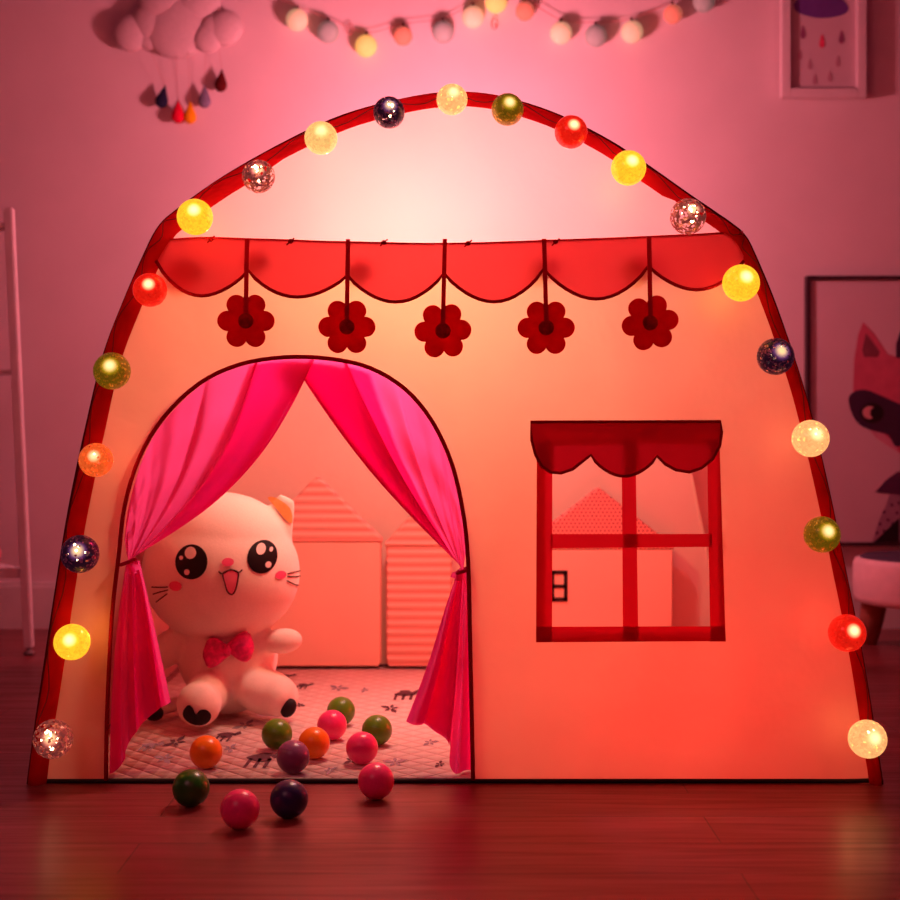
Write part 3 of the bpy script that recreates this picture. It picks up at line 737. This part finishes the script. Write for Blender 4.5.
# ------------------------------------------------------------------ ball string lights on the arch
SL = thing('string_lights', 'string of coloured glitter ball lights running along the tent arch', 'string lights', (0, -.03, 0))
LB = [(53, 739, 19.5, 'clear', 'rose glitter ball'), (72, 642, 18, 'yellow', 'glowing yellow ball'), (80, 554, 19, 'navy', 'dark navy glitter ball'), (96, 460, 17, 'orange', 'dim orange ball'), (112, 371, 18.5, 'olive', 'gold green glitter ball'),
      (150, 290, 17, 'red', 'glowing red ball'), (195, 217, 18, 'yellow', 'bright yellow ball'), (258.5, 176.5, 16.5, 'clear', 'rose glitter ball'), (321, 138, 16.5, 'pale', 'pale yellow ball'), (389, 112.5, 15.8, 'navy', 'dark navy glitter ball'),
      (452, 99.5, 15.5, 'peach', 'peach ball at the top of the arch'), (507.5, 109.5, 16, 'olive', 'gold green glitter ball'), (571, 132, 16.5, 'red', 'glowing red ball'), (628.5, 168, 17.5, 'yellow', 'bright yellow ball'), (688, 216.5, 18, 'clear', 'clear rose glitter ball'),
      (741, 283, 18.5, 'yellow', 'bright yellow ball'), (775.5, 356.5, 18.5, 'navy', 'dark navy glitter ball'), (810.5, 438.5, 18.5, 'peach', 'glowing peach ball'), (822, 534.5, 18.2, 'olive', 'gold green glitter ball'), (847, 633, 18.8, 'red', 'glowing red ball'), (867.5, 739, 19, 'peach', 'bright peach ball')]
YB = -.060
pts = []; halo = []
for i, (px, py, rp, k, lab) in enumerate(LB):
    r = rp * (D + YB) / F; c = P(px, py, YB); pts.append(c)
    bm = bmesh.new(); add_ell(bm, c, (r, r, r), None, 40, 28); o = obj('light_ball', bm, M['L_' + k], SL); o['label'] = lab
    bm = bmesh.new()
    h = Vector((.12 * r if px > 350 else -.1 * r, -.55 * r, .35 * r))
    if k in ('navy', 'clear', 'olive'):
        add_ell(bm, c + h, (.20 * r,) * 3, None, 16, 10); add_ell(bm, c + Vector((.12 * r, -.6 * r, -.35 * r)), (.10 * r,) * 3, None, 12, 8)
        for q in range(7):
            a = q * 2.4; add_ell(bm, c + Vector((.42 * r * math.cos(a), -.6 * r, .42 * r * math.sin(a) + .15 * r)), (.05 * r,) * 3, None, 8, 6)
    else:
        add_ell(bm, c + Vector((h.x, -.2 * r, h.z)), (.26 * r,) * 3, None, 20, 12)
    if k in ('yellow', 'pale', 'peach', 'orange', 'red'):
        cc = Vector((0, YB, .45)); d = (cc - c).normalized(); halo.append((c + d * (r + .001) + Vector((0, .016, 0)), k))
    obj('bulb', bm, M['led'] if k in ('navy', 'clear', 'olive') else M['led_dim'], o)
bm = bmesh.new(); cp_ = []
i0 = min(range(len(outl)), key=lambda i: (outl[i] - Vector((pts[0].x, pts[0].z))).length); i1 = min(range(len(outl)), key=lambda i: (outl[i] - Vector((pts[-1].x, pts[-1].z))).length)
cp_.append(pts[0])
for i in range(i0 + 1, i1):
    q = outl[i] + inward(i) * (.012 + .006 * math.sin(i * .9)); cp_.append(Vector((q.x, -.0325, q.y)))
cp_.append(pts[-1]); add_tube(bm, cp_, .0007, 6); obj('cord', bm, M['cord'], SL)

# ------------------------------------------------------------------ wall garland
WG = thing('cotton_ball_garland', 'swagged string of round cotton ball lights on the wall above the tent', 'garland', (0, 1.6, 1.6))
GB = [(297, 20, 'cream', 'cream ball'), (328, 32, 'grey', 'grey green ball'), (366, 46, 'yellow', 'yellow ball'), (403, 36, 'red', 'coral ball'), (443, 32, 'grey', 'grey ball'), (473, 17, 'cream', 'cream ball'), (496, 2, 'yellow', 'pale yellow ball'),
      (525, 11, 'red', 'coral ball'), (561, 33, 'cream', 'cream ball'), (596, 36, 'grey', 'grey green ball'), (632, 32, 'cream', 'cream ball'), (673, 14, 'red', 'coral ball'), (704, 1, 'grey', 'grey ball')]
YG = 1.618; cpts = [P(270, -6, YG)]
for px, py, k, lab in GB:
    c = P(px, py, YG); r = 11.0 * (D + YG) / F
    if k == 'red': r *= .86
    bm = bmesh.new(); add_ell(bm, c, (r, r, r), None, 28, 18); o = obj('cotton_ball', bm, M['W_' + k], WG); o['label'] = lab
    bm = bmesh.new(); add_tube(bm, [c + Vector((0, .005, r * .9)), c + Vector((0, .012, r + .012))], .004, 8); obj('ball_socket', bm, M['cord'], o)
    cpts.append(c + Vector((0, .014, r + .012)))
cpts.append(P(735, -20, YG))
bm = bmesh.new(); add_tube(bm, spline(cpts, 6), .0012, 6); obj('cord', bm, M['thread'], WG)
for q in ((350, 27), (494, 22)):
    c = P(*q, 1.645); bm = bmesh.new(); add_tube(bm, [c + Vector((.008 * math.cos(a), -.004, .012 * math.sin(a) - .002 * a)) for a in [k * .5 for k in range(16)]], .0016, 6); obj('wall_clip', bm, M['thread'], WG)

# ------------------------------------------------------------------ felt cloud
CL = thing('hanging_cloud_decoration', 'padded pale felt cloud with five coloured raindrops hanging on the wall', 'wall decoration', tuple(P(178, 25, 1.63)))
YL = 1.632
def puff(bm, px, py, r, th=.5, rz=None):
    s = (D + YL) / F; add_ell(bm, P(px, py, YL), (r * s, min(.035, r * s * th), (rz or r) * s), None, 32, 20)
bm = bmesh.new()
for a in ((131, 33, 18.5), (152, 22, 21), (149, 38, 12), (177, 25, 34), (163, 4, 26), (197, 4, 24), (193, 36, 15)): puff(bm, *a)
obj('cloud_body', bm, M['felt_white'], CL)
YL = 1.618
bm = bmesh.new()
for a in ((225, 28, 18), (208, 38, 15), (214, 29, 15)): puff(bm, *a)
obj('small_cloud', bm, M['felt_white'], CL)
YD = 1.630
for px, py, k, tilt, top_ in ((162.5, 97, 'navy', -.22, (148, 45)), (178, 112, 'red', 0, (176, 52)), (190, 113, 'yellow', 0, (188, 52)), (204.5, 97, 'grey', 0, (206, 46)), (221, 81, 'maroon', -.08, (218, 40))):
    c = P(px, py, YD); bm = bmesh.new()
    prof = [(.0006, .030), (.004, .020), (.009, .008), (.0135, -.004), (.0145, -.012), (.012, -.020), (.006, -.0255), (.0008, -.027)]
    add_lathe(bm, [(r * 1.25, z * 1.15) for r, z in prof], (0, 0, 0), 24)
    for v in bm.verts: v.co.y *= .7; v.co = Matrix.Rotation(-tilt, 3, 'Y') @ v.co * 1.0 + c
    o = obj('raindrop', bm, M['felt_' + k], CL); o['label'] = {'grey': 'blue grey', 'maroon': 'dark maroon'}.get(k, k) + ' felt raindrop'
    a = P(*top_, YL); bm = bmesh.new(); add_tube(bm, [c + Vector((.0, 0, .034)) + Vector((-.03 * math.sin(-tilt) * -1, 0, -.001)), a], .0005, 5); obj('thread', bm, M['thread'], o)

# ------------------------------------------------------------------ small framed print
Y1 = 1.625
s1 = (D + Y1) / F
FP = thing('picture_frame', 'white framed print of a purple rain cloud on the wall, upper right', 'picture', tuple(P(823, 20, Y1)))
bm = bmesh.new(); L_, R_, T_, B_ = 781, 865.5, -28, 98; w = 9
def fr(bm, L, R, T, B, w, Y, d, bev=.002):
    for r in ((L, T, L + w, B), (R - w, T, R, B)):
        a = P(r[0], r[1], Y); b = P(r[2], r[3], Y); add_box(bm, (a.x, Y - d, b.z), (b.x, Y + .02, a.z), bev=bev)
    for r in ((L + w * .98, B - w, R - w * .98, B), (L + w * .98, T, R - w * .98, T + w)):
        a = P(r[0], r[1], Y); b = P(r[2], r[3], Y); add_box(bm, (a.x, Y - d, b.z), (b.x, Y + .02, a.z), bev=bev)
fr(bm, L_, R_, T_, B_, w, Y1, .012); obj('frame', bm, M['frame_white'], FP, smooth=False)
bm = bmesh.new(); a = P(L_ + 5, T_ + 5, Y1); b = P(R_ - 5, B_ - 5, Y1); add_box(bm, (a.x, Y1 + .006, b.z), (b.x, Y1 + .012, a.z)); pr = obj('print', bm, M['paper'], FP, smooth=False)
bm = bmesh.new(); rect(bm, 789, -19, 791, 89, Y1 + .005); rect(bm, 789, 88, 857, 90, Y1 + .005); obj('inner_lip', bm, M['ink_foxdark'], FP, smooth=False)
def flat(name, polys, mat, par, Y, sm=0, d=.0008):
    for pl in polys:
        bm = bmesh.new(); q = [P(*p, Y) for p in pl]
        if sm: q = spline(q, sm, True)
        sheet(bm, [(v.x, v.z) for v in q], lambda x, z: Y, (), .02)
        o = obj(name, bm, mat, par, smooth=False)
    return o
flat('printed_cloud', [[(794, 4), (799, -3), (806, -8), (818, -14), (832, -10), (840, -3), (848, 6), (846, 13), (834, 17), (818, 18), (804, 15), (796, 11)]], M['ink_purple'], pr, Y1 + .0045, 4)
def dp(x, y, k=1): return [(x, y - 8 * k), (x + 2.6 * k, y), (x + 2.4 * k, y + 4 * k), (x, y + 6 * k), (x - 2.4 * k, y + 4 * k), (x - 2.6 * k, y)]
flat('printed_raindrop', [dp(803, 33), dp(841.5, 38)], M['ink_plum'], pr, Y1 + .0045, 3)
flat('printed_raindrop', [dp(822, 42)], M['ink_rose'], pr, Y1 + .0045, 3)
flat('printed_raindrop', [dp(800, 55, .8), dp(810, 65, .8), dp(838, 62, .8), dp(830, 77, .8), dp(815, 80, .8)], M['ink_dusk'], pr, Y1 + .0045, 3)

# ------------------------------------------------------------------ large fox poster
Y2 = 1.635
FX = thing('framed_poster', 'thin black framed poster of a masked pink fox on the wall, far right', 'picture', tuple(P(900, 410, Y2)))
bm = bmesh.new(); fr(bm, 806, 1010, 276, 546, 3.6, Y2, .008, .001); obj('frame', bm, M['frame_black'], FX, smooth=False)
bm = bmesh.new(); a = P(808, 278, Y2); b = P(1008, 544, Y2); add_box(bm, (a.x, Y2 + .004, b.z), (b.x, Y2 + .010, a.z)); pf = obj('poster_sheet', bm, M['paper2'], FX, smooth=False)
def mir(pts, c=913): return [(2 * c - x, y) for x, y in pts][::-1]
head = [(853, 390), (854, 360), (858, 335), (863, 322), (874, 333), (888, 354), (913, 362)]
headp = head + [(938, 354), (952, 333), (963, 322), (968, 335), (972, 360), (973, 390), (966, 420), (945, 440), (913, 462), (881, 440), (860, 420)]
hf = flat('fox_head', [headp], M['ink_foxpink'], pf, Y2 + .0030)
e1 = [(866, 333), (880, 352), (878, 357), (864, 357), (862, 350)]
flat('ear_shading', [e1, mir(e1)], M['ink_foxdark'], pf, Y2 + .0025)
muz = [(868, 428), (884, 434), (896, 444), (898, 452), (888, 446), (876, 438)]
flat('muzzle', [muz, mir(muz)], M['ink_muzzle'], pf, Y2 + .0025)
mk = [(848.5, 399), (854, 391.5), (866, 390), (882, 396), (900, 404), (913, 407), (913, 446), (901, 446), (895, 446), (888, 435), (874, 431), (860, 425), (852, 414)]
flat('eye_mask', [mk, mir(mk)], M['ink_mask'], pf, Y2 + .0020, 3)
flat('fox_eye', [disc(872, 413, 12, 10, 20), mir(disc(872, 413, 12, 10, 20))], M['ink'], pf, Y2 + .0015)
flat('eye_white', [disc(869.5, 412.5, 7, 6.5, 18), mir(disc(869.5, 412.5, 7, 6.5, 18))], M['ink_eyew'], pf, Y2 + .0010)
flat('pupil', [disc(875, 413, 5, 5.6, 18), mir(disc(875, 413, 5, 5.6, 18))], M['ink'], pf, Y2 + .0006)
cl = [(875, 492), (886, 480), (897, 472), (913, 470), (913, 497), (893, 494)]
flat('collar', [cl, mir(cl)], M['ink_night'], pf, Y2 + .0015)
bd = [(892, 486), (886, 505), (879, 520), (872, 543), (913, 543), (913, 486)]
flat('dotted_shirt', [bd, mir(bd)], M['ink_grey'], pf, Y2 + .0025)
flat('shirt_dot', [disc(x, y, 1.6, 1.6, 10) for x, y in [(884, 512), (892, 505), (897, 513), (888, 520), (880, 524), (884, 531), (893, 524), (877, 533), (899, 503), (878, 541)]], M['ink_night'], pf, Y2 + .0015)
bl = [(913, 505), (872, 544), (913, 544)]
flat('dark_lapel', [[(899, 518), (872, 544), (899, 544)], mir([(899, 518), (872, 544), (899, 544)])], M['ink'], pf, Y2 + .0010)
flat('fox_mane', [[(896, 344), (900, 332), (913, 322), (926, 332), (930, 344), (930, 358), (896, 358)]], M['ink_mask'], pf, Y2 + .0020)

# ------------------------------------------------------------------ stool
YS = 1.32
ss = (D + YS) / F; sc = P(925, 600, YS); R0 = 69 * ss
ST = thing('footstool', 'round low footstool with pale fabric seat and brown wooden legs, right edge', 'stool', (sc.x, YS, 0))
z1 = P(0, 603, YS).z; z2 = P(0, 558, YS).z
bm = bmesh.new(); add_lathe(bm, [(R0 * .9, z1), (R0 * .98, z1 + .004), (R0, z1 + .02), (R0 * 1.005, (z1 + z2) / 2), (R0, z2 - .015), (R0 * .97, z2 - .003), (R0 * .93, z2)], (sc.x, YS, 0), 64); obj('seat', bm, M['stool_cloth'], ST)
bm = bmesh.new(); add_lathe(bm, [(R0 * .90, z2 - .003), (R0 * .905, z2 + .002), (R0 * .86, z2 + .006), (R0 * .6, z2 + .009), (.01, z2 + .010)], (sc.x, YS, 0), 64); obj('seat_cover', bm, M['stool_dark'], ST)
for k in range(4):
    a = PI * .25 + k * PI / 2 + .35; bm = bmesh.new()
    tp = Vector((sc.x + math.cos(a) * R0 * .70, YS + math.sin(a) * R0 * .70, z1 + .003)); ft = Vector((sc.x + math.cos(a) * R0 * .80, YS + math.sin(a) * R0 * .80, 0.002))
    add_tube(bm, [tp.lerp(ft, t) for t in (0, .5, 1)], .03, 16, taper=[.034, .030, .023]); obj('leg', bm, M['stool_leg'], ST)

# ------------------------------------------------------------------ shelf at the left edge
YR = 1.21
SH = thing('ladder_shelf', 'slim pale metal shelf unit standing against the wall at the left edge', 'shelf', (P(30, 655, YR).x, YR, 0))
foot = P(29, 655, YR); foot.z = 0; topp = P(9, 208, YR)
dep = Vector((-math.sin(.72), math.cos(.72), 0)) * .30; frd = Vector((-math.cos(.25), -math.sin(.10), 0)).normalized() * .55
def post(a, b, w=.011):
    bm = bmesh.new(); add_box(bm, (-w, -w, 0), (w, w, 1), bev=.0)
    for v in bm.verts: q = a.lerp(b, v.co.z); v.co = Vector((q.x + v.co.x, q.y + v.co.y, q.z))
    bmesh.ops.bevel(bm, geom=list(bm.edges), offset=.003, segments=2, affect='EDGES')
    return obj('post', bm, M['white_wood'], SH, smooth=False)
def onpost(z, base=Vector((0, 0, 0))): t = (z - .018) / (topp.z - .018); return foot.lerp(topp, t) + base + Vector((0, 0, z - foot.lerp(topp, t).z))
for base in (Vector((0, 0, 0)), dep, frd, dep + frd):
    lean = Vector((.1, 0, 0)) * (1 if base.x < -.3 else 0)
    f0 = foot + base + Vector((0, 0, .018)); p = post(f0, topp + base + lean)
    bm = bmesh.new(); add_lathe(bm, [(.010, 0.001), (.0135, .003), (.0135, .008), (.006, .012), (.006, .020)], (f0.x, f0.y, 0), 20); obj('foot_glide', bm, M['rubber'], p)
for py, th, nm in ((226, .018, 'top_rail'), (372, .010, 'shelf_board'), (573, .024, 'shelf_board')):
    z = P(0, py, YR).z; bm = bmesh.new(); q = onpost(z)
    cs = [q, q + frd, q + frd + dep, q + dep]
    if nm == 'top_rail':
        for a, b in zip(cs, cs[1:] + cs[:1]): add_tube(bm, [a, b], .008, 8)
    else:
        v0 = [bm.verts.new(c - Vector((0, 0, th / 2))) for c in cs]; v1 = [bm.verts.new(c + Vector((0, 0, th / 2))) for c in cs]
        bm.faces.new(v0); bm.faces.new(v1)
        for k in range(4): bm.faces.new((v0[k], v0[(k + 1) % 4], v1[(k + 1) % 4], v1[k]))
    obj(nm, bm, M['white_wood'], SH, smooth=False)
zz = P(0, 573, YR).z + .0125
yo = YR + .10
xo = (-6 - 450) * (D + yo) / F - .028
zt = H - (500 - 430) * (D + yo) / F
bm = bmesh.new(); add_lathe(bm, [(.03, 0), (.042, .004), (.045, .03), (.030, .075), (.014, zt - zz - .045), (.014, zt - zz - .03), (.032, zt - zz - .018), (.0405, zt - zz), (.032, zt - zz + .018), (.014, zt - zz + .030), (.004, zt - zz + .033)], (xo, yo, zz), 32)
tag(obj('ornament', bm, M['ornament']), 'pink round-topped ornament standing on the lower board of the left shelf', 'ornament')

# ------------------------------------------------------------------ lights
def light(kind, name, loc, energy, color, size=.05, rot=None, sy=None):
    l = bpy.data.lights.new(name, kind); l.energy = energy; l.color = color
    if kind == 'AREA':
        l.size = size
        if sy: l.shape = 'RECTANGLE'; l.size_y = sy
    else: l.shadow_soft_size = size
    o = bpy.data.objects.new(name, l); C.objects.link(o); o.location = loc
    if rot: o.rotation_euler = rot
    return o
light('POINT', 'tent_fill_top', (.08, .46, 1.0), 6.0, (1, .57, .72), .05)  # added unseen fill, tints the upper panel pink
light('POINT', 'tent_lamp', (-.08, .30, .85), 9.0, (1, .62, .37), .06)
light('POINT', 'tent_fill_low', (.36, .34, .15), 4.2, (1, .02, .02), .08)  # added unseen red fill, reddens the lower part of the tent
light('POINT', 'wall_glow_fill', (.0, 1.08, 1.27), 35, (1, .25, .31), .06)  # added unseen light behind the tent, stands in for its spill on the wall
light('AREA', 'room_fill', (0, -2.6, 2.3), 6, (1, .04, .13), 2.0, (math.radians(42), 0, 0))
light('AREA', 'front_soft', (-1.0, -1.6, 1.6), 3.5, (1, .30, .36), .7, (math.radians(48), 0, math.radians(-32)))
for c, k in halo:
    light('POINT', 'ball_glow', c, {'yellow': .08, 'pale': .03, 'peach': .03, 'orange': .06, 'red': .06}[k], {'yellow': (1, .42, .05), 'pale': (1, .5, .2), 'peach': (1, .4, .15), 'orange': (1, .22, .06), 'red': (1, .08, .04)}[k], 0)
w = bpy.data.worlds.new('world'); bpy.context.scene.world = w; w.use_nodes = True
w.node_tree.nodes['Background'].inputs[0].default_value = (.35, .03, .07, 1); w.node_tree.nodes['Background'].inputs[1].default_value = .2

# ------------------------------------------------------------------ camera
cam = bpy.data.cameras.new('camera'); co = bpy.data.objects.new('camera', cam); C.objects.link(co)
co.location = (0, -D, H); co.rotation_euler = (PI / 2, 0, 0)
cam.sensor_width = 36; cam.lens = 36 * F / 900; cam.shift_y = -20 / 900; cam.clip_start = .05
cam.dof.use_dof = True; cam.dof.focus_distance = 2.15; cam.dof.aperture_fstop = 4.0
sc = bpy.context.scene; sc.camera = co
sc.view_settings.view_transform = 'Standard'; sc.view_settings.look = 'None'; sc.view_settings.exposure = 0; sc.view_settings.gamma = 1
try:
    sc.cycles.use_denoising = True; sc.cycles.max_bounces = 10; sc.cycles.transparent_max_bounces = 16; sc.cycles.sample_clamp_indirect = 6
except Exception: pass
